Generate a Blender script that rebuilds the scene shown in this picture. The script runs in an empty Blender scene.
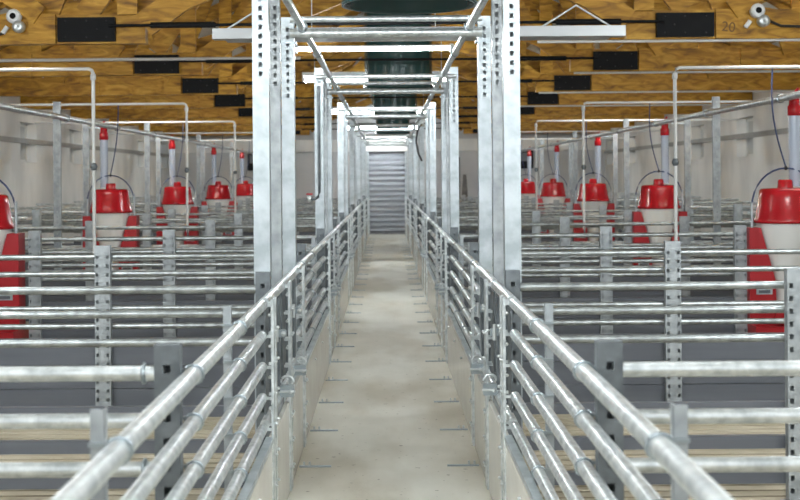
import bpy, math, random
from mathutils import Vector, Matrix
random.seed(7)
PI = math.pi
C = bpy.context.scene.collection
F = 1300.0            # focal length in pixels; depths below are measured as F * t
H = 1.54              # camera height

# ------------------------------------------------------------------ materials
def mat(name, col, rough=.5, metal=0, noise=0, nscale=20, col2=None, bump=0, emit=None, estr=0,
        stretch=(1, 1, 1), alpha=None, trans=0, spec=None, coords='Object', detail=4):
    m = bpy.data.materials.new(name); m.use_nodes = True
    nt = m.node_tree; b = nt.nodes['Principled BSDF']
    b.inputs['Base Color'].default_value = (*col, 1)
    b.inputs['Roughness'].default_value = rough
    b.inputs['Metallic'].default_value = metal
    if spec is not None: b.inputs['Specular IOR Level'].default_value = spec
    if trans: b.inputs['Transmission Weight'].default_value = trans
    if col2 or bump:
        tc = nt.nodes.new('ShaderNodeTexCoord'); mp = nt.nodes.new('ShaderNodeMapping')
        mp.inputs['Scale'].default_value = stretch
        nt.links.new(tc.outputs[coords], mp.inputs['Vector'])
        n = nt.nodes.new('ShaderNodeTexNoise'); n.inputs['Scale'].default_value = nscale
        n.inputs['Detail'].default_value = detail
        nt.links.new(mp.outputs['Vector'], n.inputs['Vector'])
        if col2:
            r = nt.nodes.new('ShaderNodeValToRGB')
            r.color_ramp.elements[0].position = .35; r.color_ramp.elements[1].position = .65
            r.color_ramp.elements[0].color = (*col, 1); r.color_ramp.elements[1].color = (*col2, 1)
            nt.links.new(n.outputs['Fac'], r.inputs['Fac'])
            nt.links.new(r.outputs['Color'], b.inputs['Base Color'])
        if bump:
            bp = nt.nodes.new('ShaderNodeBump'); bp.inputs['Strength'].default_value = bump
            bp.inputs['Distance'].default_value = .01
            nt.links.new(n.outputs['Fac'], bp.inputs['Height'])
            nt.links.new(bp.outputs['Normal'], b.inputs['Normal'])
    if emit:
        b.inputs['Emission Color'].default_value = (*emit, 1)
        b.inputs['Emission Strength'].default_value = estr
    return m

def wood_mat(name, c1, c2, c3):
    m = bpy.data.materials.new(name); m.use_nodes = True
    nt = m.node_tree; b = nt.nodes['Principled BSDF']; b.inputs['Roughness'].default_value = .6
    tc = nt.nodes.new('ShaderNodeTexCoord'); mp = nt.nodes.new('ShaderNodeMapping')
    mp.inputs['Scale'].default_value = (1.1, 1, 4)
    nt.links.new(tc.outputs['Object'], mp.inputs['Vector'])
    n = nt.nodes.new('ShaderNodeTexNoise'); n.inputs['Scale'].default_value = 3.2; n.inputs['Detail'].default_value = 7
    n.inputs['Distortion'].default_value = 1.2
    nt.links.new(mp.outputs['Vector'], n.inputs['Vector'])
    r = nt.nodes.new('ShaderNodeValToRGB')
    e = r.color_ramp.elements; e[0].position = .3; e[1].position = .7
    e[0].color = (*c1, 1); e[1].color = (*c3, 1)
    k = e.new(.5); k.color = (*c2, 1)
    nt.links.new(n.outputs['Fac'], r.inputs['Fac'])
    # knots
    v = nt.nodes.new('ShaderNodeTexVoronoi'); v.inputs['Scale'].default_value = 1.7
    nt.links.new(tc.outputs['Object'], v.inputs['Vector'])
    kr = nt.nodes.new('ShaderNodeValToRGB'); kr.color_ramp.elements[0].position = .035; kr.color_ramp.elements[1].position = .07
    kr.color_ramp.elements[0].color = (.18, .1, .04, 1); kr.color_ramp.elements[1].color = (1, 1, 1, 1)
    nt.links.new(v.outputs['Distance'], kr.inputs['Fac'])
    mx = nt.nodes.new('ShaderNodeMix'); mx.data_type = 'RGBA'; mx.blend_type = 'MULTIPLY'; mx.inputs[0].default_value = .8
    nt.links.new(r.outputs['Color'], mx.inputs[6]); nt.links.new(kr.outputs['Color'], mx.inputs[7])
    nt.links.new(mx.outputs[2], b.inputs['Base Color'])
    return m

M = {}
M['galv'] = mat('galvanised steel tube', (.46, .50, .515), .32, .68, col2=(.74, .78, .79), nscale=26, bump=.02)
M['galv_post'] = mat('galvanised folded sheet', (.34, .385, .41), .4, .45, col2=(.50, .55, .58), nscale=11, bump=.05)
M['galv_dull'] = mat('dull galvanised steel', (.10, .115, .125), .5, .4, col2=(.17, .19, .205), nscale=14)
M['galv_mid'] = mat('mottled galvanised steel', (.26, .285, .30), .45, .4, col2=(.40, .43, .45), nscale=14)
M['galv_dim'] = mat('galvanised tube shaded for pens', (.24, .26, .265), .34, .68, col2=(.42, .45, .455), nscale=18)  # darker copy of the tube steel, its colour carrying the pens' dim light
M['zinc'] = mat('zinc plated clamp', (.36, .41, .44), .3, .8)
M['bolt'] = mat('bolt steel', (.62, .65, .66), .35, .7)
M['board'] = mat('dark grey plastic board', (.085, .093, .11), .4, 0, col2=(.108, .117, .135), nscale=3, stretch=(.3, 1, 4))
M['panel'] = mat('beige plastic panel', (.70, .685, .64), .25, 0, col2=(.63, .61, .56), nscale=4)
M['concrete'] = None
M['wood'] = wood_mat('yellow stained pine', (.17, .072, .004), (.42, .205, .012), (.62, .35, .045))
M['purlin'] = wood_mat('pine purlin', (.28, .13, .02), (.42, .21, .03), (.54, .30, .06))
M['roof'] = mat('white roof sheet', (.62, .62, .60), .5, col2=(.72, .72, .70), nscale=2)
M['wall'] = mat('pale concrete wall', (.64, .645, .63), .8, col2=(.80, .80, .78), nscale=1.6, bump=.15, stretch=(1, 1, .5), detail=8)
M['wall_strip'] = mat('grey wall strip', (.30, .30, .29), .7, col2=(.36, .36, .35), nscale=3)
M['endwall'] = mat('grey end wall', (.47, .475, .48), .8, col2=(.54, .545, .55), nscale=1.5)
M['black'] = mat('black painted steel', (.006, .0065, .008), .65, 0, spec=.2)
M['cable'] = mat('black rubber cable', (.015, .013, .014), .5)
M['duct'] = mat('petrol coloured duct', (.012, .055, .058), .22, 0, col2=(.018, .07, .072), nscale=3, stretch=(1, 1, .4))
M['duct_in'] = mat('duct inside', (.01, .04, .043), .5)
M['white'] = mat('white lacquered steel', (.78, .80, .82), .35)
M['pipe'] = mat('white plastic pipe', (.62, .63, .62), .35)
M['lamp'] = mat('glowing tube', (1, 1, 1), .4, emit=(.93, .985, 1), estr=55)
M['lamp_bright'] = mat('bright glowing tube', (1, 1, 1), .4, emit=(.93, .985, 1), estr=120)
M['batten'] = mat('grey white lacquered steel', (.46, .48, .50), .35)
M['dark_bolt'] = mat('blackened bolt', (.03, .03, .034), .5, .3)
M['lid'] = mat('glossy red plastic', (.36, .005, .010), .2, 0, col2=(.42, .008, .014), nscale=5)
M['red'] = mat('red plastic', (.36, .006, .012), .4)
M['hopper'] = mat('milky white plastic', (.72, .72, .70), .4, 0)
M['bluetube'] = mat('pale translucent tube', (.50, .56, .68), .25, 0, trans=.25)
M['cord'] = mat('blue cord', (.03, .05, .13), .6)
M['door'] = mat('corrugated zinc shutter', (.36, .38, .41), .35, .6, col2=(.45, .47, .50), nscale=5, stretch=(.5, 1, 3))
M['window'] = mat('dusty pane', (.42, .44, .44), .35)
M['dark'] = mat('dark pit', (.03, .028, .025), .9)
M['plank'] = mat('dark weathered plank', (.13, .12, .12), .7, col2=(.2, .19, .18), nscale=6)
M['slat'] = mat('concrete slat', (.52, .46, .35), .8, 0, col2=(.38, .33, .24), nscale=2.5, bump=.1, detail=6)

def concrete():
    m = bpy.data.materials.new('worn aisle concrete'); m.use_nodes = True
    nt = m.node_tree; b = nt.nodes['Principled BSDF']; L = nt.links.new
    tc = nt.nodes.new('ShaderNodeTexCoord')
    def noise(scale, det, st=(1, 1, 1)):
        mp = nt.nodes.new('ShaderNodeMapping'); mp.inputs['Scale'].default_value = st
        L(tc.outputs['Object'], mp.inputs['Vector'])
        n = nt.nodes.new('ShaderNodeTexNoise'); n.inputs['Scale'].default_value = scale; n.inputs['Detail'].default_value = det
        L(mp.outputs['Vector'], n.inputs['Vector']); return n
    def ramp(n, p0, c0, p1, c1):
        r = nt.nodes.new('ShaderNodeValToRGB'); e = r.color_ramp.elements
        e[0].position = p0; e[0].color = (*c0, 1); e[1].position = p1; e[1].color = (*c1, 1)
        L(n.outputs['Fac'], r.inputs['Fac']); return r
    def mul(a, bb, f):
        x = nt.nodes.new('ShaderNodeMix'); x.data_type = 'RGBA'; x.blend_type = 'MULTIPLY'; x.inputs[0].default_value = f
        L(a, x.inputs[6]); L(bb, x.inputs[7]); return x.outputs[2]
    base = ramp(noise(2.2, 8, (1, .5, 1)), .32, (.66, .64, .56), .68, (.82, .80, .72))
    st = ramp(noise(1.3, 5, (1, .35, 1)), .40, (.62, .55, .44), .56, (1, 1, 1))
    sp = ramp(noise(24, 2), .27, (.35, .32, .28), .31, (1, 1, 1))
    o = mul(base.outputs['Color'], st.outputs['Color'], .6)
    o = mul(o, sp.outputs['Color'], .8)
    L(o, b.inputs['Base Color']); b.inputs['Roughness'].default_value = .62
    bp = nt.nodes.new('ShaderNodeBump'); bp.inputs['Strength'].default_value = .25; bp.inputs['Distance'].default_value = .01
    L(noise(30, 6).outputs['Fac'], bp.inputs['Height']); L(bp.outputs['Normal'], b.inputs['Normal'])
    return m
M['concrete'] = concrete()

# ------------------------------------------------------------------ mesh builder
class MB:
    def __init__(s): s.v = []; s.f = []; s.sm = []
    def add(s, vs, fs, smooth=False):
        n = len(s.v); s.v += [tuple(p) for p in vs]
        for f in fs: s.f.append([i + n for i in f]); s.sm.append(smooth)
        return s
    def box(s, x0, x1, y0, y1, z0, z1, bev=0):
        x0, x1 = sorted((x0, x1)); y0, y1 = sorted((y0, y1)); z0, z1 = sorted((z0, z1))
        if not bev:
            vs = [(x, y, z) for z in (z0, z1) for y in (y0, y1) for x in (x0, x1)]
            return s.add(vs, [(0, 2, 3, 1), (4, 5, 7, 6), (0, 1, 5, 4), (2, 6, 7, 3), (0, 4, 6, 2), (1, 3, 7, 5)])
        b = min(bev, (x1 - x0) / 2.01, (z1 - z0) / 2.01)      # bevel seen along y
        pr = [(x0 + b, z0), (x1 - b, z0), (x1, z0 + b), (x1, z1 - b), (x1 - b, z1), (x0 + b, z1), (x0, z1 - b), (x0, z0 + b)]
        vs = [(x, y0, z) for x, z in pr] + [(x, y1, z) for x, z in pr]
        fs = [tuple(range(8)), tuple(range(15, 7, -1))] + [(i, i + 8, (i + 1) % 8 + 8, (i + 1) % 8) for i in range(8)]
        return s.add(vs, fs)
    def beam(s, p, q, w, t, up=(0, 1, 0)):                  # board from p to q: width w across, thickness t along up
        p = Vector(p); q = Vector(q); d = (q - p).normalized(); u = Vector(up); u = (u - d * u.dot(d)).normalized(); a = d.cross(u)
        vs = [c + a * sa * w / 2 + u * su * t / 2 for c in (p, q) for sa, su in ((-1, -1), (1, -1), (1, 1), (-1, 1))]
        return s.add(vs, [(0, 3, 2, 1), (4, 5, 6, 7)] + [(i, (i + 1) % 4, (i + 1) % 4 + 4, i + 4) for i in range(4)])
    def tube(s, pts, r, n=14, caps=True):
        pts = [Vector(p) for p in pts]; rings = []
        for i, p in enumerate(pts):
            if i == 0: d = pts[1] - p
            elif i == len(pts) - 1: d = p - pts[i - 1]
            else: d = (pts[i + 1] - p).normalized() + (p - pts[i - 1]).normalized()
            d.normalize(); u = Vector((0, 0, 1)) if abs(d.z) < .9 else Vector((1, 0, 0))
            a = d.cross(u).normalized(); b = a.cross(d)
            rr = r[i] if isinstance(r, (list, tuple)) else r
            rings.append([p + a * math.cos(2 * PI * k / n) * rr + b * math.sin(2 * PI * k / n) * rr for k in range(n)])
        vs = [v for rg in rings for v in rg]
        fs = [(i * n + k, i * n + (k + 1) % n, (i + 1) * n + (k + 1) % n, (i + 1) * n + k) for i in range(len(pts) - 1) for k in range(n)]
        s.add(vs, fs, True)
        if caps: s.add(rings[0] + rings[-1], [tuple(range(n - 1, -1, -1)), tuple(range(n, 2 * n))])
        return s
    def lathe(s, prof, c=(0, 0, 0), n=32, axis='z'):
        vs = []
        for r, h in prof:
            for k in range(n):
                a = 2 * PI * k / n; x, y, z = r * math.cos(a), r * math.sin(a), h
                if axis == 'y': x, y, z = x, h, y
                vs.append((c[0] + x, c[1] + y, c[2] + z))
        fs = [(i * n + k, i * n + (k + 1) % n, (i + 1) * n + (k + 1) % n, (i + 1) * n + k) for i in range(len(prof) - 1) for k in range(n)]
        if axis == 'y': fs = [f[::-1] for f in fs]
        return s.add(vs, fs, True)
    def ring(s, c, R, r, axis=(0, 1, 0), n=20, m=6, a0=0, a1=2 * PI):   # torus or arc
        ax = Vector(axis).normalized(); u = Vector((0, 0, 1)) if abs(ax.z) < .9 else Vector((1, 0, 0))
        a = ax.cross(u).normalized(); b = a.cross(ax)
        pts = [Vector(c) + a * math.cos(a0 + (a1 - a0) * k / n) * R + b * math.sin(a0 + (a1 - a0) * k / n) * R for k in range(n + 1)]
        return s.tube(pts, r, m, abs(a1 - a0) < 6.2)
    def grid(s, o, U, V, us, vs_, skip):                    # sheet with cells left out
        o = Vector(o); U = Vector(U); V = Vector(V); nu = len(us); nv = len(vs_)
        vs = [o + U * a + V * b for b in vs_ for a in us]
        fs = [(j * nu + i, j * nu + i + 1, (j + 1) * nu + i + 1, (j + 1) * nu + i) for j in range(nv - 1) for i in range(nu - 1) if not skip(i, j)]
        return s.add(vs, fs)
    def perf(s, o, U, V, w, h, pitch, hw, hh, cols, z0=.05, z1=None):   # perforated sheet
        us = [0.0]
        for c in cols: us += [c - hw / 2, c + hw / 2]
        us.append(w); z1 = z1 or h - .05
        vs = [0.0]; z = z0
        while z < z1: vs += [z, z + hh]; z += pitch
        vs.append(h)
        return s.grid(o, U, V, us, vs, lambda i, j: i % 2 == 1 and j % 2 == 1)
    def build(s, name, m, parent=None):
        me = bpy.data.meshes.new(name); me.from_pydata(s.v, [], s.f); me.update()
        me.polygons.foreach_set('use_smooth', s.sm)
        me.materials.append(M[m] if isinstance(m, str) else m)
        o = bpy.data.objects.new(name, me); C.objects.link(o)
        if parent: o.parent = parent
        return o

def empty(name, loc=(0, 0, 0)):
    o = bpy.data.objects.new(name, None); o.empty_display_size = .1; C.objects.link(o); o.location = loc; return o
def tag(o, label, cat, group=None):
    o['label'] = label; o['category'] = cat
    if group: o['group'] = group
    return o
def struct(name, mb, m):
    o = mb.build(name, m); o['kind'] = 'structure'; return o
def copy_tree(o, parent=None):
    c = o.copy(); C.objects.link(c); c.parent = parent
    for ch in [x for x in KIDS.get(o.name, [])]:
        copy_tree(ch, c)
    return c
KIDS = {}
def index():
    KIDS.clear()
    for o in bpy.data.objects:
        if o.parent: KIDS.setdefault(o.parent.name, []).append(o)
def dup(root, loc, label, group=None, flip=False):
    c = copy_tree(root); c.location = loc
    if flip: c.rotation_euler = (0, 0, PI)
    c['label'] = label
    if group: c['group'] = group
    return c
ORD = ['nearest', 'second', 'third', 'fourth', 'fifth', 'sixth', 'seventh', 'eighth', 'ninth', 'tenth', 'eleventh', 'twelfth', 'thirteenth', 'fourteenth']
def nth(i, n):
    return 'farthest' if i == n - 1 else ORD[i]
SIDE = {-1: 'left', 1: 'right'}

YE = .0275 * F        # end wall
XW = 6.0              # side walls
def divy(n): return F * (.00268 + .00205 * (n - 1))

# ------------------------------------------------------------------ setting
EAVE = 2.95; RIDGE = 5.6; Y0 = -2.5
struct('floor', MB().box(-.60, .60, Y0, YE, -.3, 0), 'concrete')
for sx in (-1, 1):
    f = MB(); f.box(sx * .60, sx * XW, Y0, 2.0, -.3, -.002)
    y = 2.0; k = 0
    while y < YE - .1:
        # slats lie across the pen in two lengths with a solid strip now and then
        f.box(sx * .602, sx * 3.3, y, y + .085, -.08, 0)
        f.box(sx * 3.305, sx * XW, y, y + .085, -.08, 0)
        y += .118; k += 1
    for c0 in (.602, 1.75, 2.95, 4.2, 5.2):
        f.box(sx * c0, sx * (c0 + .14), 2.0, YE, -.09, -.012)
    struct('floor', f, 'slat')
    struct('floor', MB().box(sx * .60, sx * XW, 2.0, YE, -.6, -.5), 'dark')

def side_wall(sx, name):
    wins = [(.01676 * F, 2.18, 1.0, .66), (.0193 * F, 2.18, 1.0, .66), (.0245 * F, 2.18, 1.0, .66), (.0270 * F - .1, 2.18, .9, .66), (.0095 * F, 2.18, 1.0, .66), (.0120 * F, 2.18, 1.0, .66)]
    wins.sort()
    ys = [Y0]
    for yc, zc, w, h in wins: ys += [yc - w / 2, yc + w / 2]
    ys.append(YE)
    zs = [0, 1.85, 2.51, EAVE + .3]
    w_ = MB()
    t = .3
    for i in range(len(ys) - 1):
        for j in range(3):
            if i % 2 == 1 and j == 1: continue
            w_.box(sx * XW, sx * (XW + t), ys[i], ys[i + 1], zs[j], zs[j + 1])
    struct(name, w_, 'wall')
    for i in range(1, len(ys) - 1, 2):
        a, b = ys[i], ys[i + 1]
        wf = MB()
        for (p, q, r_, s_) in ((a, a + .05, 1.85, 2.51), (b - .05, b, 1.85, 2.51), (a, b, 1.85, 1.90), (a, b, 2.46, 2.51), ((a + b) / 2 - .025, (a + b) / 2 + .025, 1.9, 2.46)):
            wf.box(sx * (XW + .17), sx * (XW + .23), p, q, r_, s_)
        o = struct('window_1', wf, 'pipe')
        p_ = MB().box(sx * (XW + .19), sx * (XW + .21), a + .05, b - .05, 1.9, 2.46).build('pane', 'window', o)
side_wall(-1, 'wall_left'); side_wall(1, 'wall_right')
for sx in (-1, 1):
    struct('trim_1', MB().box(sx * (XW - .03), sx * XW, Y0, YE, 1.66 + .50, 1.66 + .58), 'wall_strip')  # thin grey band along the full length of each side wall
# end wall with door opening
DX0, DX1, DZ = -.49, .49, 2.32
e = MB()
e.box(-XW - .3, DX0, YE, YE + .3, 0, EAVE + 2.9); e.box(DX1, XW + .3, YE, YE + .3, 0, EAVE + 2.9)
e.box(DX0, DX1, YE, YE + .3, DZ, EAVE + 2.9)
struct('wall_back', e, 'endwall')
struct('trim_2', MB().box(-XW, XW, YE - .12, YE, 2.27, 2.60), 'wall')
struct('wall_front', MB().box(-XW, XW, Y0 - .3, Y0, 0, .9), 'endwall')
d = MB()
n = 16; pts = []
for i in range(n * 8 + 1):
    z = .02 + (DZ - .06) * i / (n * 8); pts.append((YE + .10 + .035 * math.cos(2 * PI * i / 8), z))
vs = []; fs = []
for (y, z) in pts: vs += [(DX0, y, z), (DX1, y, z)]
for i in range(len(pts) - 1): fs.append((2 * i, 2 * i + 1, 2 * i + 3, 2 * i + 2))
d.add(vs, fs, True)
struct('door_1', d, 'door')
fr = MB(); fr.box(DX0 - .07, DX0, YE - .04, YE + .16, 0, DZ + .07); fr.box(DX1, DX1 + .07, YE - .04, YE + .16, 0, DZ + .07); fr.box(DX0 - .07, DX1 + .07, YE - .04, YE + .16, DZ, DZ + .09)
struct('trim_3', fr, 'galv_post')
struct('floor', MB().box(DX0, DX1, YE - .06, YE + .3, -.3, .012), 'plank')
# roof: white sheets on pine purlins
sl = (RIDGE - EAVE) / (XW + .3)
for sx in (-1, 1):
    r = MB()
    x0, x1 = 0, XW + .5
    nb = 26
    for i in range(nb):
        a = x0 + (x1 - x0) * i / nb; b = x0 + (x1 - x0) * (i + 1) / nb
        za = RIDGE + .16 - sl * a; zb = RIDGE + .16 - sl * b
        r.add([(sx * a, Y0 - .5, za), (sx * b, Y0 - .5, zb), (sx * b, YE + .3, zb), (sx * a, YE + .3, za),
               (sx * a, Y0 - .5, za + .1), (sx * b, Y0 - .5, zb + .1), (sx * b, YE + .3, zb + .1), (sx * a, YE + .3, za + .1)],
              [(0, 1, 2, 3), (4, 7, 6, 5), (0, 4, 5, 1), (3, 2, 6, 7)])
    struct('ceiling', r, 'roof')

YT = [F * (.00861 + .0026 * k) for k in range(8)]
def raft(x): return RIDGE - .14 - sl * abs(x)
# purlins: each continuous timber is a thing
pi_ = 0
for sx in (-1, 1):
    for k, x in enumerate([.35, 1.2, 2.1, 3.0, 3.8, 4.6, 5.3, 5.85]):
        z = raft(x) + .20
        o = MB().beam((sx * x, 6.0, z), (sx * x, YE - .02, z), .09, .14, up=(0, 0, 1)).build('roof_purlin', 'purlin')
        tag(o, f'pine purlin running lengthwise under the {SIDE[sx]} roof slope, {["topmost beside the ridge","second below the ridge","third below the ridge","fourth below the ridge","fourth above the wall","third above the wall","second above the wall","lowest above the wall"][k]}', 'beam', 'pine purlins under the white roof')

# ------------------------------------------------------------------ trusses
def mesh_obj(name, me, loc, parent=None, scale=None):
    o = bpy.data.objects.new(name, me); C.objects.link(o); o.location = loc
    if parent: o.parent = parent
    if scale: o.scale = scale
    return o
def keep(o):
    me = o.data; bpy.data.objects.remove(o); return me
BOLT = keep(MB().lathe([(0, -.009), (.006, -.008), (.008, -.002), (.008, .002)], n=8, axis='y').build('seed', 'bolt'))
PBOLT = BOLT.copy(); PBOLT.materials.clear(); PBOLT.materials.append(M['dark_bolt'])
def make_truss():
    t = empty('roof_truss'); CB = 2.71; CT = 2.96; cz = (CB + CT) / 2
    for sx in (-1, 1):
        b = MB().box(sx * 2.06, sx * (XW - .01), -.06, .06, CB, CT); b.build('bottom_chord', 'wood', t)
        MB().beam((sx * 6.0, 0, raft(6.0)), (0, 0, raft(0)), .22, .12).build('rafter', 'wood', t)
        # splice board between plate and lamp, and timber webs in front and behind
        MB().box(sx * 2.82, sx * 3.05, -.10, -.061, CB, CT).build('splice_board', 'wood', t)
        MB().box(sx * 3.95, sx * 4.2, -.10, -.061, CB + .01, CT - .01).build('splice_board', 'wood', t)
        W = [((2.20, 2.95), (2.20, raft(2.2)), .17), ((5.4, 2.95), (4.1, raft(4.1)), .19), ((2.95, 2.95), (4.1, raft(4.1)), .17),
             ((2.95, 2.95), (2.3, raft(2.3)), .19), ((2.06, 2.86), (.3, 4.1), .22), ((1.55, 3.2), (1.55, raft(1.55)), .15),
             ((1.55, 3.3), (.1, raft(.1)), .17), ((.05, 4.1), (.05, raft(0)), .13), ((4.4, 2.95), (5.3, raft(5.3)), .16), ((2.3, 3.0), (.75, 3.42), .16),
             ((5.8, 3.02), (3.2, 3.5), .18), ((3.6, 2.95), (3.6, raft(3.6)), .15), ((4.8, 2.95), (4.8, raft(4.8)), .15), ((2.6, 2.98), (1.2, raft(1.2)), .2), ((1.9, 3.0), (.4, 3.62), .18)]
        for i, (p, q, w) in enumerate(W):
            yy = (-.105, .105)[i % 2]
            MB().beam((sx * p[0], yy, p[1]), (sx * q[0], yy, q[1]), w, .05).build('web_board', 'wood', t)
        gp = MB().box(sx * 2.31, sx * 2.80, -.118, -.061, CB + .015, CT - .03).build('gusset_plate', 'black', t)
        for i, (bx, bz) in enumerate([(2.38, .19), (2.55, .19), (2.73, .19), (2.38, .05), (2.55, .05), (2.73, .05), (2.46, .12)]):
            mesh_obj('bolt', PBOLT, (sx * bx, -.116, CB + bz), gp)
    MB().tube([(-2.36, -.135, cz + .02), (2.36, -.135, cz + .02)], .013, 10).build('tie_rod', 'black', t)
    for sx in (-1, 1):
        MB().tube([(sx * 1.45, -.135, cz + .02), (sx * 2.0, -.135, cz + .02)], .026, 10).build('turnbuckle', 'black', t)
    return t
tr = make_truss(); index()
for k, y in enumerate(YT):
    lab = f'yellow pine roof truss with black gusset plates, {nth(k, 8)} from the camera'
    if k == 0: tr.location = (0, y, 0); tag(tr, lab, 'roof truss', 'pine roof trusses')
    else: dup(tr, (0, y, 0), lab)
# handwritten number on the first truss
fc = bpy.data.curves.new('number', 'FONT'); fc.body = '20'; fc.size = .12; fc.extrude = .0005
fo = bpy.data.objects.new('written_number', fc); C.objects.link(fo)
fo.location = (2.885, YT[0] - .102, 2.775); fo.rotation_euler = (PI / 2, .12, 0); fc.materials.append(mat('pencil mark', (.16, .09, .03), .8))
dg = bpy.context.evaluated_depsgraph_get(); me = bpy.data.meshes.new_from_object(fo.evaluated_get(dg))
bpy.data.objects.remove(fo); fo = bpy.data.objects.new('written_number', me); C.objects.link(fo)
fo.matrix_world = Matrix.Translation((2.86 - 0, -.102, 2.775)) @ Matrix.Rotation(PI / 2, 4, 'X') @ Matrix.Rotation(-.12, 4, 'Z')
fo.parent = tr
# twin round sensors on the first truss
for sx in (-1, 1):
    t = empty('truss_fitting', (sx * 3.165, YT[0] - .115, 2.91))
    MB().lathe([(0, .04), (.05, .04), (.062, .02), (.062, -.03), (.05, -.05), (.022, -.052), (.02, -.01), (0, -.01)], (0, 0, .03), 20, 'y').build('round_cup', 'white', t)
    MB().lathe([(0, .03), (.04, .03), (.052, .01), (.052, -.04), (.038, -.06), (.012, -.062), (0, -.05)], (.045, -.01, -.06), 20, 'y').build('round_cap', 'galv', t)
    MB().lathe([(0, -.054), (.026, -.0535), (.026, -.048)], (0, 0, .03), 16, 'y').build('opening_shade', 'black', t)  # black disc stands in for the shade inside the cup
    MB().tube([(-.06, 0, -.055), (-.10, 0, -.11)], .02, 10).build('cable_gland', 'white', t)
    tag(t, f'pair of small round white fittings on the nearest truss, {SIDE[sx]} of the aisle', 'fitting', 'round fittings on the first truss')
    pts = [(sx * 3.165 - .09, YT[0] - .12, 2.80), (sx * 3.165 - .2, YT[0] - .12, 2.765), (sx * 3.165 - .5, YT[0] - .12, 2.76), (sx * 5.0, YT[0] - .12, 2.79)] if sx < 0 else \
          [(3.165 + .06, YT[0] - .12, 2.87), (3.165 + .2, YT[0] - .12, 2.81), (3.6, YT[0] - .12, 2.80), (5.0, YT[0] - .12, 2.80)]
    tag(MB().tube(pts, .012, 8).build('power_cable', 'cable'), f'black cable running outwards along the nearest truss from the {SIDE[sx]} round fittings', 'cable')

# ------------------------------------------------------------------ ventilation ducts
for k, t_ in enumerate([.0061, .0118, .0178, .0238]):
    y = t_ * F; zb = H + 1.05; zt = 6.2
    root = empty('ventilation_duct', (.145, y, zb))
    MB().lathe([(.40, 0), (.40, 1.2), (.40, zt - zb)], n=48).build('duct_tube', 'duct', root)
    MB().lathe([(.385, zt - zb), (.385, .02), (.40, 0), (.415, 0), (.415, .035), (.40, .04)], n=48).build('rim', 'duct', root)
    fan = MB(); fan.lathe([(0, .5), (.07, .5), (.07, .62), (0, .62)], n=20)
    for a in range(5):
        th = a * 2 * PI / 5; c, s_ = math.cos(th), math.sin(th)
        fan.add([(c * .06 - s_ * .02, s_ * .06 + c * .02, .53), (c * .37 - s_ * .09, s_ * .37 + c * .09, .52), (c * .37 + s_ * .09, s_ * .37 - c * .09, .60), (c * .06 + s_ * .02, s_ * .06 - c * .02, .58)], [(0, 1, 2, 3)])
    fan.build('fan', 'black', root)
    tag(root, f'round dark petrol ventilation duct hanging from the roof over the aisle, {nth(k, 4)} of the row', 'duct', 'ventilation ducts above the aisle')

# ------------------------------------------------------------------ lights
def strip_light(x, y, L, z, label, w=.10, tr=.034, hh=.05, lm='lamp_bright'):
    r = empty('strip_light', (x, y, z))
    MB().box(-L / 2, L / 2, -w / 2, w / 2, tr + .001, tr + .001 + hh).build('housing', 'white', r)
    e = MB(); e.box(-L / 2, -L / 2 + .03, -w / 2, w / 2, -.03, .035); e.box(L / 2 - .03, L / 2, -w / 2, w / 2, -.03, .035); e.build('end_cap', 'white', r)
    MB().tube([(-L / 2 + .03, 0, 0), (L / 2 - .03, 0, 0)], tr, 14).build('glowing_tube', lm, r)
    MB().tube([(-L / 2 + .15, 0, .085), (-L / 2 + .15, 0, .6)], .004, 6).build('hanger', 'galv', r)
    MB().tube([(L / 2 - .15, 0, .085), (L / 2 - .15, 0, .6)], .004, 6).build('hanger', 'galv', r)
    tag(r, label, 'light', 'strip lights above the aisle')
ly = [.0123, .0183, .0243, .0268]
for k, t_ in enumerate(ly):
    strip_light(-.10, t_ * F, 1.86 if k < 3 else 1.3, H + (1.22 if k < 3 else 1.05), f'lit strip light across the aisle, {nth(k, len(ly))} beyond the long white batten', lm='lamp_bright' if k < 2 else 'lamp')
# long batten near the camera with its tube
r = empty('long_light_fitting', (.24, .0073 * F, H + 1.05))
MB().box(-1.5, 1.5, -.06, .06, -.03, .045).build('batten', 'batten', r)
MB().box(-1.44, 1.44, .06, .40, -.012, .02).build('reflector', 'batten', r)
for sx in (-1, 1):
    MB().tube([(sx * 1.40, 0, .045), (sx * 1.15, 0, .20), (sx * .9, 0, .045)], .008, 8).build('hanger', 'galv', r)
tag(r, 'long white light batten with flat reflector across the aisle behind the first frame', 'light')
strip_light(-.10, .0081 * F, 1.3, H + 1.045, 'thin lit strip light directly behind the long white batten', .06, .014, .012)
# further rows above the pens, ahead of and beside the camera
for sx in (-1, 1):
    for yy in (2.2, 4.6, 6.8):
        strip_light(sx * 3.0, yy, 1.6, H + 1.25, f'strip light above the {SIDE[sx]} pens, {["first","second","third"][[2.2,4.6,6.8].index(yy)]} from the camera')
for yy in (.5, 3.5):
    strip_light(0, yy, 1.6, H + 1.15, f'strip light over the aisle above the camera, {"behind" if yy < 2 else "ahead"}')

for k, y in enumerate(YT[:7]):  # unseen lamps added behind the chords to brighten the side walls
    for sx in (-1, 1):
        r = empty('added_truss_lamp', (sx * 4.0, y + .16, 2.83))
        MB().box(-.95, .95, -.035, .035, .03, .07).build('housing', 'white', r)
        MB().tube([(-.92, 0, 0), (.92, 0, 0)], .026, 12).build('glowing_tube', 'lamp', r)
        MB().box(-.95, -.92, -.035, .035, -.03, .03).build('end_cap', 'white', r)
        MB().box(.92, .95, -.035, .035, -.03, .03).build('end_cap', 'white', r)
        tag(r, f'added strip lamp on the back of the {ORD[k]} roof truss, {SIDE[sx]} side', 'light', 'added lamps behind the truss chords')

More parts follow.
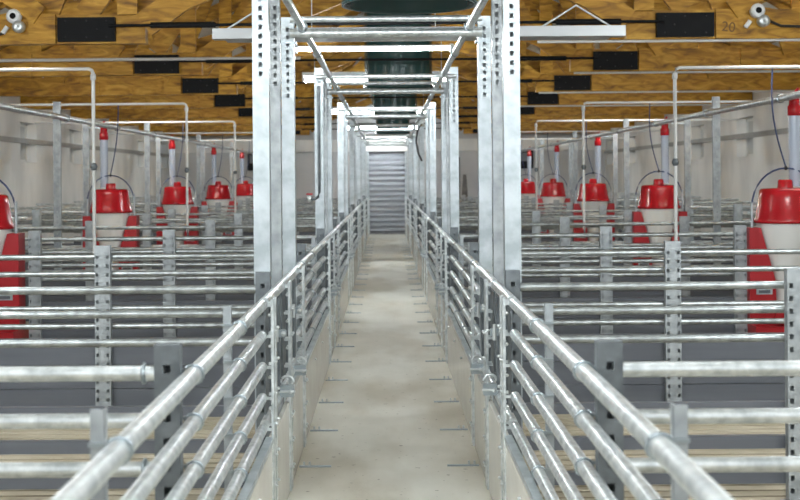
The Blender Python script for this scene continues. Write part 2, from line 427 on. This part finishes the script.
# ------------------------------------------------------------------ perforated posts
def box_post(w, d, h, pitch=.0445, hw=.018, hh=.024, cols=None, hz0=.05, side=True, top=True, hz1=None):
    cols = cols or [w / 2]
    m = MB()
    m.perf((-w / 2, -d / 2, 0), (1, 0, 0), (0, 0, 1), w, h, pitch, hw, hh, cols, hz0, hz1)
    m.grid((w / 2, d / 2, 0), (-1, 0, 0), (0, 0, 1), [0, w], [0, h], lambda i, j: False)
    for s in (-1, 1):
        if side: m.perf((s * w / 2, -s * -d / 2 * -1, 0), (0, s, 0), (0, 0, 1), d, h, pitch, hw, hh, [d / 2], hz0, hz1)
        else: m.grid((s * w / 2, -s * d / 2, 0), (0, s, 0), (0, 0, 1), [0, d], [0, h], lambda i, j: False)
    if top: m.add([(-w / 2, -d / 2, h), (w / 2, -d / 2, h), (w / 2, d / 2, h), (-w / 2, d / 2, h)], [(0, 1, 2, 3)])
    # base plate
    m.box(-w / 2 - .02, w / 2 + .02, -d / 2 - .02, d / 2 + .02, 0, .008)
    return m
tall_mesh = box_post(.078, .085, 2.52, hz0=2.03, side=False).build('seed', 'galv_post').data
slim_mesh = box_post(.052, .05, 2.52, hz0=2.03, side=False).build('seed', 'galv_mid').data
for o in [x for x in bpy.data.objects if x.name.startswith('seed')]: bpy.data.objects.remove(o)
def mesh_obj(name, me, loc, parent=None, scale=None):
    o = bpy.data.objects.new(name, me); C.objects.link(o); o.location = loc
    if parent: o.parent = parent
    if scale: o.scale = scale
    return o

PER = .0041
YA = [F * (.0048 + PER * k) for k in range(6)]
YB = [F * (.0053 + PER * k) for k in range(6)]
YC = [F * (.0061 + PER * k) for k in range(6)]
YA = [y for y in YA if y < YE - .5]; YB = [y for y in YB if y < YE - .5]; YC = [y for y in YC if y < YE - .5]
for k, y in enumerate(YA):
    for sx in (-1, 1):
        o = mesh_obj('perforated_post', tall_mesh, (sx * (.56 + .039), y, 0))
        tag(o, f'tall perforated post at the front of the {nth(k, len(YA))} gateway, {SIDE[sx]} of the aisle', 'post', 'gateway front posts')
for k, y in enumerate(YB):
    for sx in (-1, 1):
        o = mesh_obj('slim_post', slim_mesh, (sx * (.56 + .026), y, 0))
        tag(o, f'slim galvanised post in the middle of the {nth(k, len(YB))} gateway on the {SIDE[sx]}', 'post', 'gateway middle posts')
NC = len(YC)
for k, y in enumerate(YC):
    r = empty('steel_portal', (0, y, 0))
    for sx in (-1, 1):
        mesh_obj('post', tall_mesh, (sx * (.558 + .039), 0, 0), r)
        MB().box(sx * .545, sx * .66, -.045, .045, 2.36, 2.372).build('bracket', 'zinc', r)
    MB().tube([(-.58, -.05, 2.505), (.58, -.05, 2.505)], .019).build('upper_crossbar', 'galv', r)
    MB().tube([(-.58, -.058, 2.42), (.58, -.058, 2.42)], .028).build('lower_crossbar', 'galv', r)
    tag(r, f'galvanised portal of two perforated posts and crossbars over the aisle, {nth(k, NC)}', 'frame', 'portal frames over the aisle')
for k, y in enumerate(YA[1:]):
    o = MB().tube([(-.62, y - .05, 2.44), (.62, y - .05, 2.44)], .02).build('cross_tube', 'galv')
    tag(o, f'galvanised tube across the aisle between front gateway posts, {nth(k, len(YA) - 1)}', 'tube', 'cross tubes over the aisle')
for sx in (-1, 1):
    r = empty('overhead_tube', (sx * .505, 0, 2.455))
    MB().tube([(0, 2.5, 0), (0, YE - .3, 0)], .023, 16).build('tube', 'galv', r)
    for k, y in enumerate(YC):
        m = MB().ring((0, y - .09, 0), .028, .008, n=16); m.box(-.012, .012, y - .10, y - .08, .02, .06); m.build('clamp', 'zinc', r)
    for k, y in enumerate(YC[:3]):
        MB().ring((0, y + 1.6, 0), .027, .006, n=16).build('clamp', 'zinc', r)
    tag(r, f'long galvanised tube running overhead along the {SIDE[sx]} side of the aisle', 'tube')

# ------------------------------------------------------------------ aisle fences
RZ = [1.01, .88, .75, .62, .49]
PT = .445
def bolts(m, x, sx, y, zs, dy=.02):
    for i, z in enumerate(zs):
        for s in ((-1,) if i % 2 else (1,)):
            m.lathe([(0, 0), (.009, .002), (.011, .008), (.011, .012)], (x, y + s * dy - .006, z), 8, 'y')
def end_strip(name, sx, y, parent, z1=1.035):
    s = MB(); s.box(sx * .478, sx * .490, y - .02, y + .02, .01, z1)
    for z in RZ: s.box(sx * .489, sx * .512, y - .005, y + .005, z - .006, z + .006)
    o = s.build(name, 'galv', parent)
    z = .06; i = 0
    while z < z1 - .02 and y + parent.location.y < 13:
        mesh_obj('bolt', BOLT, (sx * (.472 if i % 2 else .496), y - .004, z), o)
        z += .065; i += 1
    return o
def latch(sx, y, z, label, cat='latch', group='panel top latches'):
    r = empty('panel_latch', (sx * .485, y, z))
    b = MB(); b.box(-.034, .034, -.022, .022, -.055, .0, .004); b.build('housing', 'zinc', r)
    MB().ring((0, 0, .012), .03, .007, (0, 1, 0), 14, 8, 0, PI).build('shackle', 'bolt', r)
    m = MB().tube([(-.04, -.024, -.028), (.04, -.024, -.028)], .006, 8); m.lathe([(0, -.034), (.01, -.032), (.011, -.022)], (.018, 0, -.03), 8, 'y'); m.build('pin', 'bolt', r)
    tag(r, label, cat, group)
def hinge(sx, y, z, label):
    r = empty('gate_hinge', (sx * .478, y, z))
    m = MB(); m.box(-.03, .03, -.012, .012, -.016, .016, .004); m.build('bracket', 'zinc', r)
    MB().tube([(-.012, -.02, -.035), (-.012, -.02, .035)], .009, 10).build('pin', 'bolt', r)
    b = MB(); b.lathe([(0, -.028), (.011, -.025), (.012, -.012)], (.018, 0, 0), 8, 'y'); b.tube([(-.035, 0, .01), (-.05, 0, -.002)], .006, 6); b.build('bolt', 'bolt', r)
    tag(r, label, 'hinge', 'gate hinges')
def fence(sx, y0, y1, stakes, label, detail=True):
    r = empty('aisle_fence', (0, y0, 0)); xc = sx * .53
    for z in RZ:
        rad = .0235 if z > 1 else .021
        o = MB().tube([(xc, 0, z), (xc, y1 - y0, z)], rad, 18).build('rail', 'galv', r)
        for s in stakes:
            c = MB().ring((xc, s - y0, z), rad + .003, .0042, (0, 1, .12), 18, 6)
            c.box(xc + sx * rad, xc + sx * (rad + .035), s - y0 - .008, s - y0 + .008, z + .008, z + .016)
            c.build('clamp', 'zinc', o)
    p = MB(); p.box(sx * .488, sx * .512, 0, y1 - y0, .0, PT, .004)
    p.build('panel', 'panel', r)
    MB().box(sx * .484, sx * .516, 0, y1 - y0, PT - .012, PT + .012).build('panel_cap', 'galv_post', r)
    for s in stakes:
        if abs(s - divy(1)) < .1: continue
        m = MB(); m.box(sx * .558, sx * .562, s - y0 - .002, s - y0 + .03, 0, 1.09); m.box(sx * .558, sx * .586, s - y0, s - y0 + .005, 0, 1.09)
        m.build('stake', 'galv_mid', r)
    s = .25
    while s < y1 - y0 and y0 < 13:
        for z in (.34,):
            o = mesh_obj('panel_bolt', BOLT, (sx * .486, s, z), r); o.rotation_euler = (0, 0, -sx * PI / 2)
        s += .9
    end_strip('end_strip', sx, .0 + .01, r); end_strip('end_strip', sx, y1 - y0 - .01, r)
    tag(r, label, 'fence', 'pipe fence sections along the aisle')
def small_gate(sx, y0, y1, label):
    r = empty('narrow_gate', (0, y0, 0)); L = y1 - y0
    MB().tube([(sx * .53, 0, RZ[0]), (sx * .53, L, RZ[0])], .0235, 18).build('top_rail', 'galv', r)
    MB().tube([(sx * .53, 0, RZ[4]), (sx * .53, L, RZ[4])], .021, 18).build('lower_rail', 'galv', r)
    m = MB(); m.box(sx * .526, sx * .534, .02, L - .02, .53, .97)
    for q in (.25, .5, .75): m.box(sx * .516, sx * .527, L * q - .012, L * q + .012, .53, .97)
    m.build('steel_infill', 'galv_dull', r)
    MB().box(sx * .488, sx * .512, .0, L, 0, PT, .004).build('panel', 'panel', r)
    end_strip('end_strip', sx, .0 + .01, r); end_strip('end_strip', sx, L - .01, r)
    tag(r, label, 'gate', 'narrow gates along the aisle')
spans = []
first = F * .0042
sp = .0008 * F
for sx in (-1, 1):
    fence(sx, 1.0, first, [F * t_ for t_ in (.00118, .00196, .00272, .00355)], f'nearest pipe fence section with beige lower panel on the {SIDE[sx]} of the aisle')
    nA = 0
    for k in range(len(YC)):
        a0 = F * (.00427 + PER * k); a1 = F * (.00492 + PER * k); a2 = F * (.00575 + PER * k); a3 = min(F * (.0083 + PER * k), YE - .3)
        small_gate(sx, a0, a1, f'narrow gate with dark steel infill on the {SIDE[sx]}, front one of the {nth(k, NC)} gateway')
        small_gate(sx, a1 + .05, a2 - .04, f'narrow gate with dark steel infill on the {SIDE[sx]}, rear one of the {nth(k, NC)} gateway')
        if a3 - a2 > .4:
            st = []; s = a2 + .45
            while s < a3 - .2: st.append(s); s += sp
            fence(sx, a2 + .02, a3 - .04, st, f'pipe fence section on the {SIDE[sx]} of the aisle beyond the {nth(k, NC)} gateway')
        if k < 3:
            latch(sx, F * (.00478 + PER * k), .555, f'zinc panel latch at the middle of the {nth(k, NC)} gateway on the {SIDE[sx]}')
            latch(sx, F * (.00548 + PER * k), .52, f'zinc panel latch at the rear of the {nth(k, NC)} gateway on the {SIDE[sx]}')
            hinge(sx, F * (.0044 + PER * k), .86, f'zinc hinge at the front post of the {nth(k, NC)} gateway on the {SIDE[sx]}')
            hinge(sx, F * (.0052 + PER * k), .855, f'zinc hinge behind the middle post of the {nth(k, NC)} gateway on the {SIDE[sx]}')
# floor brackets
br = None
nb = 0
tt = []
t_ = .00534
while t_ < .0255: tt.append(t_); t_ += .00076
for sx in (-1, 1):
    for i, t_ in enumerate(tt):
        lab = f'flat steel floor bracket at the foot of the {SIDE[sx]} aisle panel, {ORD[i] if i else "nearest"} from the camera' if i < 14 else f'flat steel floor bracket at the foot of the {SIDE[sx]} aisle panel far down the aisle'
        if br is None:
            br = MB().box(-.085, .085, -.012, .012, 0, .007).build('floor_bracket', 'zinc')
            b = MB()
            for q in (.03, .06): b.tube([(q * -1, 0, .007), (q * -1, 0, .028)], .006, 8)
            b.build('bolt', 'bolt', br)
            br.location = (sx * .395, F * t_, 0); tag(br, lab, 'bracket', 'floor brackets along the aisle'); index()
            seed = br
        else:
            o = dup(seed, (sx * .395, F * t_, 0), lab)
            if sx > 0: o.rotation_euler = (0, 0, PI)

# ------------------------------------------------------------------ pen dividers
perf2 = lambda h: box_post(.105, .05, h, pitch=.06, hw=.018, hh=.024, cols=[.018, .087], side=False)
mid_me = perf2(1.10).build('seed', 'galv_mid').data
end_me = box_post(.068, .05, 1.10, pitch=.065, hw=.020, hh=.022, side=False, hz0=.05, hz1=1.085).build('seed', 'galv_dull').data
out_me = perf2(1.17).build('seed', 'galv_post').data
for o in [x for x in bpy.data.objects if x.name.startswith('seed')]: bpy.data.objects.remove(o)
ND = 12
FEED = {4, 6, 8, 10, 12}
def divider(sx, n):
    y = divy(n)
    r = empty('pen_divider', (0, y, 0))
    zs = [1.02, .905, .79, .67, .55] if n != 2 else [1.02, .905, .77]
    if n == 1: zs = [1.022, .895, .765]
    segs = [(.60, 3.10), (3.92, XW - .02)] if n in FEED else [(.60, XW - .02)]
    for z in zs:
        for a, b in segs:
            rad = .0205 if n == 1 else .019
            o = MB().tube([(sx * a, 0, z), (sx * b, 0, z)], rad, 14).build('rail', 'galv' if n == 1 else 'galv_dim', r)
            if n == 1 and sx < 0:
                c = MB().ring((sx * .655, 0, z), rad + .004, .006, (1, 0, 0), 16, 6)
                c.build('clamp', 'zinc', o)
    if n in (1, 2):
        for z0, z1 in ((.42, .47), (.25, .31), (.085, .145)):
            for a, b in ((.60, 1.88), (1.89, 3.3), (3.31, XW - .02)):
                MB().box(sx * a, sx * b, -.02, .02, z0, z1).build('slat_board', 'board', r)
    else:
        for a, b in segs:
            for z0, z1 in ((.012, .128), (.132, .288), (.292, .47)):
                MB().box(sx * a, sx * b, -.02, .02, z0, z1).build('board', 'board', r)
    mesh_obj('post', end_me, (sx * .59, 0, 0), r)
    mesh_obj('post', mid_me, (sx * 1.92, -.047, 0), r)
    if n in FEED:
        mesh_obj('post', mid_me, (sx * 3.10, -.047, 0), r)
    else:
        mesh_obj('post', mid_me, (sx * 3.22, -.047, 0), r)
    # taller outer section towards the wall
    if n > 2:
        mesh_obj('post', out_me, (sx * 4.52, -.047, 0), r)
        MB().tube([(sx * 3.92, 0, 1.13), (sx * (XW - .02), 0, 1.13)], .019, 12).build('rail', 'galv', r)
    what = 'open slatted' if n in (1, 2) else 'solid boarded'
    tag(r, f'{what} pen divider of galvanised tubes on the {SIDE[sx]}, {nth(n - 1, ND)} from the camera', 'pen divider', 'pen dividers')
for sx in (-1, 1):
    for n in range(1, ND + 1): divider(sx, n)

# tall posts beside feeders carrying the feed line
tall2 = {}
def tallpost(h):
    if h not in tall2:
        o = box_post(.078, .05, h, pitch=.06, hw=.014, hh=.022, side=False).build('seed', 'galv_mid'); tall2[h] = o.data; bpy.data.objects.remove(o)
    return tall2[h]
for sx in (-1, 1):
    for n in range(3, ND + 1):
        even = n in FEED
        x = 3.90 if even else 3.60
        o = mesh_obj('feed_line_post', tallpost(2.33 if even else 2.40), (sx * x, divy(n) + .06, 0))
        tag(o, f'tall grey post holding up the {SIDE[sx]} feed pipe, at the {nth(n - 1, ND)} divider', 'post', 'feed pipe posts')
    r = empty('feed_pipe', (sx * 3.5, 0, H + .68))
    MB().tube([(0, 3, 0), (0, YE - .2, 0)], .032, 14).build('pipe', 'galv', r)
    for n in range(2, ND + 1):
        m = MB().ring((0, divy(n) + .06, 0), .036, .009, n=16)
        m.box(.02, .11 if n not in FEED else .36, divy(n) + .05, divy(n) + .07, -.008, .008)
        if sx < 0: m.v = [(-a, b, c) for a, b, c in m.v]
        m.build('clamp', 'zinc', r)
    tag(r, f'long galvanised feed pipe running above the {SIDE[sx]} row of red feeders', 'pipe')

# ------------------------------------------------------------------ feeders
def make_feeder():
    r = empty('pig_feeder')
    lid = MB().lathe([(.0, 1.425), (.12, 1.425), (.205, 1.42), (.222, 1.405), (.232, 1.34), (.262, 1.17), (.276, 1.145), (.274, 1.12), (.258, 1.118)], n=40).build('lid', 'lid', r)
    MB().lathe([(0, 1.50), (.05, 1.50), (.062, 1.49), (.068, 1.425)], n=20).build('knob', 'lid', lid)
    m = MB()
    m.lathe([(.248, 1.13), (.246, 1.06), (.125, .64), (.10, .56), (.095, .30)], n=40)
    m.build('hopper', 'hopper', r)
    tr_ = MB()
    for s in (-1, 1):
        m = MB()
        # slanted side shield with two slot holders
        x0, x1, x2 = s * .20, s * .345, s * .10
        vs = []
        for yy in (-.10, .10):
            vs += [(s * .10, yy, .02), (s * .345, yy, .02), (s * .345, yy, 1.08), (s * .245, yy, 1.08), (s * .12, yy, .62)]
        f = [(0, 1, 2, 3, 4), (9, 8, 7, 6, 5)] + [(i, i + 5, (i + 1) % 5 + 5, (i + 1) % 5) for i in range(5)]
        m.add(vs, f)
        o = m.build('side_shield', 'red', r)
        for z in (.50, .38):
            MB().box(s * .15, s * .29, -.108, -.10, z, z + .05).build('slot_frame', 'galv_post', o)
            MB().box(s * .17, s * .27, -.112, -.108, z + .012, z + .038).build('slot', 'board', o)
    t = MB(); t.box(-.345, .345, -.28, .28, .02, .06); t.box(-.345, .345, -.28, -.26, .06, .24); t.box(-.345, .345, .26, .28, .06, .24)
    t.box(-.345, -.325, -.26, .26, .06, .24); t.box(.325, .345, -.26, .26, .06, .24)
    t.build('trough', 'red', r)
    MB().box(-.13, .13, -.13, .13, .24, .34).build('dosing_box', 'red', r)
    a = MB().tube([(-.30, -.02, 1.0), (-.30, -.02, 1.30)], .012, 8); a.build('bracket', 'galv_post', r)
    a = MB().tube([(.30, -.02, 1.0), (.30, -.02, 1.36)], .014, 8); a.build('bracket', 'galv_post', r)
    pts = []
    for i in range(17):
        th = PI * i / 16; pts.append((-.30 * math.cos(th), -.02, 1.26 + .34 * math.sin(th)))
    MB().tube(pts, .008, 8).build('hoop', 'cord', r)
    MB().lathe([(0, 0), (.012, .006), (.016, .02), (.012, .034), (0, .04)], (0, -.02, 1.58), 12).build('hook', 'cable', r)
    return r
fd = make_feeder(); index(); first_f = True
fl = sorted(FEED)
for sx in (-1, 1):
    for i, n in enumerate(fl):
        loc = (sx * (3.50 if sx > 0 else 3.56), divy(n) - .05, 0)
        lab = f'pig feeder with glossy red lid and milky hopper on the {SIDE[sx]}, {nth(i, len(fl))} in the row'
        if first_f: fd.location = loc; tag(fd, lab, 'feeder', 'red lidded pig feeders'); first_f = False
        else: dup(fd, loc, lab)
        # drop tube from the feed pipe
        r = empty('drop_tube', (sx * (3.59 if sx > 0 else 3.65), divy(n) - .03, 0))
        zt = H + .66
        MB().tube([(0, 0, 1.44), (0, 0, zt - .13)], .05, 18).build('tube', 'bluetube', r)
        m = MB().lathe([(.052, 0), (.058, .005), (.058, .08), (.045, .10), (.045, .15), (.06, .17), (.06, .20), (0, .21)], (0, 0, zt - .14), 18)
        m.build('outlet', 'lid', r)
        m = MB().tube([(-.02, -.03, zt + .04), (.02, -.06, zt + .10)], .012, 8); m.tube([(-.07, -.05, zt + .04), (.07, -.05, zt + .045)], .014, 8)
        m.build('slide_handle', 'red', r)
        tag(r, f'pale tube with red outlet above the {nth(i, len(fl))} feeder on the {SIDE[sx]}', 'tube', 'feed drop tubes')
        # water line: out along the ceiling and down in the pen
        yy = divy(n) - .035; zz = H + (.98 if sx < 0 else .95)
        r = empty('water_pipe', (0, yy, 0)); xd = sx * (2.58 if sx < 0 else 2.54)
        m = MB().tube([(xd, 0, .86), (xd, 0, zz - .04), (xd + sx * .012, 0, zz - .012), (xd + sx * .04, 0, zz), (sx * (XW - .02), 0, zz)], .016, 10)
        m.build('pipe', 'pipe', r)
        MB().lathe([(0, -.04), (.022, -.03), (.034, 0), (.022, .03), (0, .04)], (xd, 0, 1.66), 12).build('valve', 'galv_dull', r)
        MB().lathe([(.017, 0), (.024, .005), (.024, .05), (.017, .055)], (xd, 0, zz - .10), 12).build('elbow', 'pipe', r)
        MB().box(xd - .004, xd + .012, -.02, .02, .80, .90).build('drinker', 'galv_dull', r)
        tag(r, f'thin white water pipe dropping into the {SIDE[sx]} pens beside the {nth(i, len(fl))} feeder', 'pipe', 'white water pipes')
        # blue cord from hoop up to the water pipe
        xx = sx * (3.5 if sx > 0 else 3.56)
        pts = []
        p0 = Vector((xx, divy(n) - .07, 1.61)); p1 = Vector((xx - .10 if sx > 0 else xx + .10, yy, zz - .01))
        for q in range(9):
            u = q / 8; p = p0.lerp(p1, u); p.x += (-.05 if sx > 0 else .03) * math.sin(u * PI); pts.append(p)
        o = MB().tube(pts, .007, 6).build('hanging_cord', 'cord')
        tag(o, f'dark blue cord holding the hoop of the {nth(i, len(fl))} feeder on the {SIDE[sx]}', 'cord', 'feeder hanging cords')
# conduits on the trusses
tag(MB().tube([(-XW, YT[1] - .145, H + 1.335), (-.95, YT[1] - .145, H + 1.34)], .018, 8).build('conduit', 'pipe'), 'straight pale conduit fixed across the front of the second truss on the left', 'conduit')
for k in (0, 1, 2, 3):
    tag(MB().tube([(1.3 if k == 0 else 2.1, YT[k] - .03, 2.698), (XW, YT[k] - .03, 2.698)], .012, 8).build('conduit', 'pipe'), f'thin pale conduit along the underside of the {ORD[k]} truss on the right', 'conduit', 'thin conduits under the trusses')

# ------------------------------------------------------------------ odds at the far end and on the frames
y2 = YA[1]
r = empty('water_tap', (-.60, y2 - .06, 1.36))
MB().tube([(0, 0, 1.0), (0, 0, .06), (-.01, 0, .02), (-.04, 0, 0), (-.11, 0, 0)], .013, 10).build('pipe', 'galv_dull', r)
MB().lathe([(0, -.03), (.02, -.02), (.02, .02), (0, .03)], (-.09, 0, 0), 10).build('valve_body', 'bolt', r)
MB().box(-.115, -.06, -.01, .01, .035, .05).build('red_handle', 'red', r)
tag(r, 'water tap with red handle on a pipe down the left post of the second gateway', 'tap')
yc = YC[2]
pts = [(.50, yc - .08, 2.30), (.44, yc - .1, 2.22), (.42, yc - .1, 2.05), (.45, yc - .1, 1.88), (.50, yc - .08, 1.78)]
tag(MB().tube(pts, .014, 8).build('cable_loop', 'cable'), 'dark cable loop hanging from the right post of the third nearest portal frame', 'cable')
for i, (x, w, zt, ln) in enumerate([(1.72, .16, 2.05, .03), (1.93, .12, 2.10, .05), (2.13, .20, 1.62, 0), (1.83, .10, 1.75, -.03), (2.55, .12, 1.35, .02)]):
    m = MB().add([(x - w / 2, YE - .25, 0), (x + w / 2, YE - .25, 0), (x + w / 2 + ln * .3, YE - .05, zt * .5), (x + w / 4 + ln, YE - .03, zt), (x + ln - w / 5, YE - .03, zt), (x - w / 2 + ln * .3, YE - .05, zt * .5),
                  (x - w / 2, YE - .22, 0), (x + w / 2, YE - .22, 0), (x + w / 2 + ln * .3, YE - .02, zt * .5), (x + w / 4 + ln, YE - .005, zt), (x + ln - w / 5, YE - .005, zt), (x - w / 2 + ln * .3, YE - .02, zt * .5)],
                 [(0, 1, 2, 5), (5, 2, 3, 4), (7, 6, 11, 8), (8, 11, 10, 9), (0, 6, 7, 1), (1, 7, 8, 2), (2, 8, 9, 3), (3, 9, 10, 4), (4, 10, 11, 5), (5, 11, 6, 0)])
    tag(m.build('leaning_plank', 'plank'), ['tall dark plank leaning on the end wall, leftmost of the bunch', 'tallest thin dark plank leaning on the end wall in the middle of the bunch', 'broad shorter dark plank leaning on the end wall right of the tall ones', 'short thin dark plank between the two tall leaning planks', 'lowest dark plank standing apart at the right of the bunch'][i], 'plank', 'planks against the end wall')
for sx, x in ((-1, -3.55), (1, 3.75)):
    r = empty('control_box', (x, YE - .09, 2.02))
    MB().box(-.26, .26, -.09, .09, -.25, .25, .02).build('case', 'black', r)
    MB().box(-.2, .2, -.1, -.09, -.05, .18).build('cover', 'board', r)
    tag(r, f'black control box mounted on the end wall, {SIDE[sx]} of the shutter door', 'box')

# ------------------------------------------------------------------ world, camera
w = bpy.data.worlds.new('World'); bpy.context.scene.world = w; w.use_nodes = True
w.node_tree.nodes['Background'].inputs[0].default_value = (.95, .98, 1, 1)
w.node_tree.nodes['Background'].inputs[1].default_value = 1.2
cd = bpy.data.cameras.new('camera'); co = bpy.data.objects.new('camera', cd); C.objects.link(co)
cd.sensor_width = 36; cd.lens = F / 800 * 36
cd.shift_x = (400 - 387) / 800; cd.shift_y = -(250 - 178) / 800
cd.dof.use_dof = True; cd.dof.focus_distance = 7.2; cd.dof.aperture_fstop = 5.0
cd.clip_start = .1; cd.clip_end = 100
co.matrix_world = Matrix.Translation((0, 0, H)) @ Matrix.Rotation(PI / 2, 4, 'X') @ Matrix.Rotation(math.radians(-.45), 4, 'Z')
s = bpy.context.scene; s.camera = co
s.view_settings.view_transform = 'Standard'; s.view_settings.look = 'None'; s.view_settings.gamma = 1
s.view_settings.use_curve_mapping = False; s.view_settings.exposure = .12
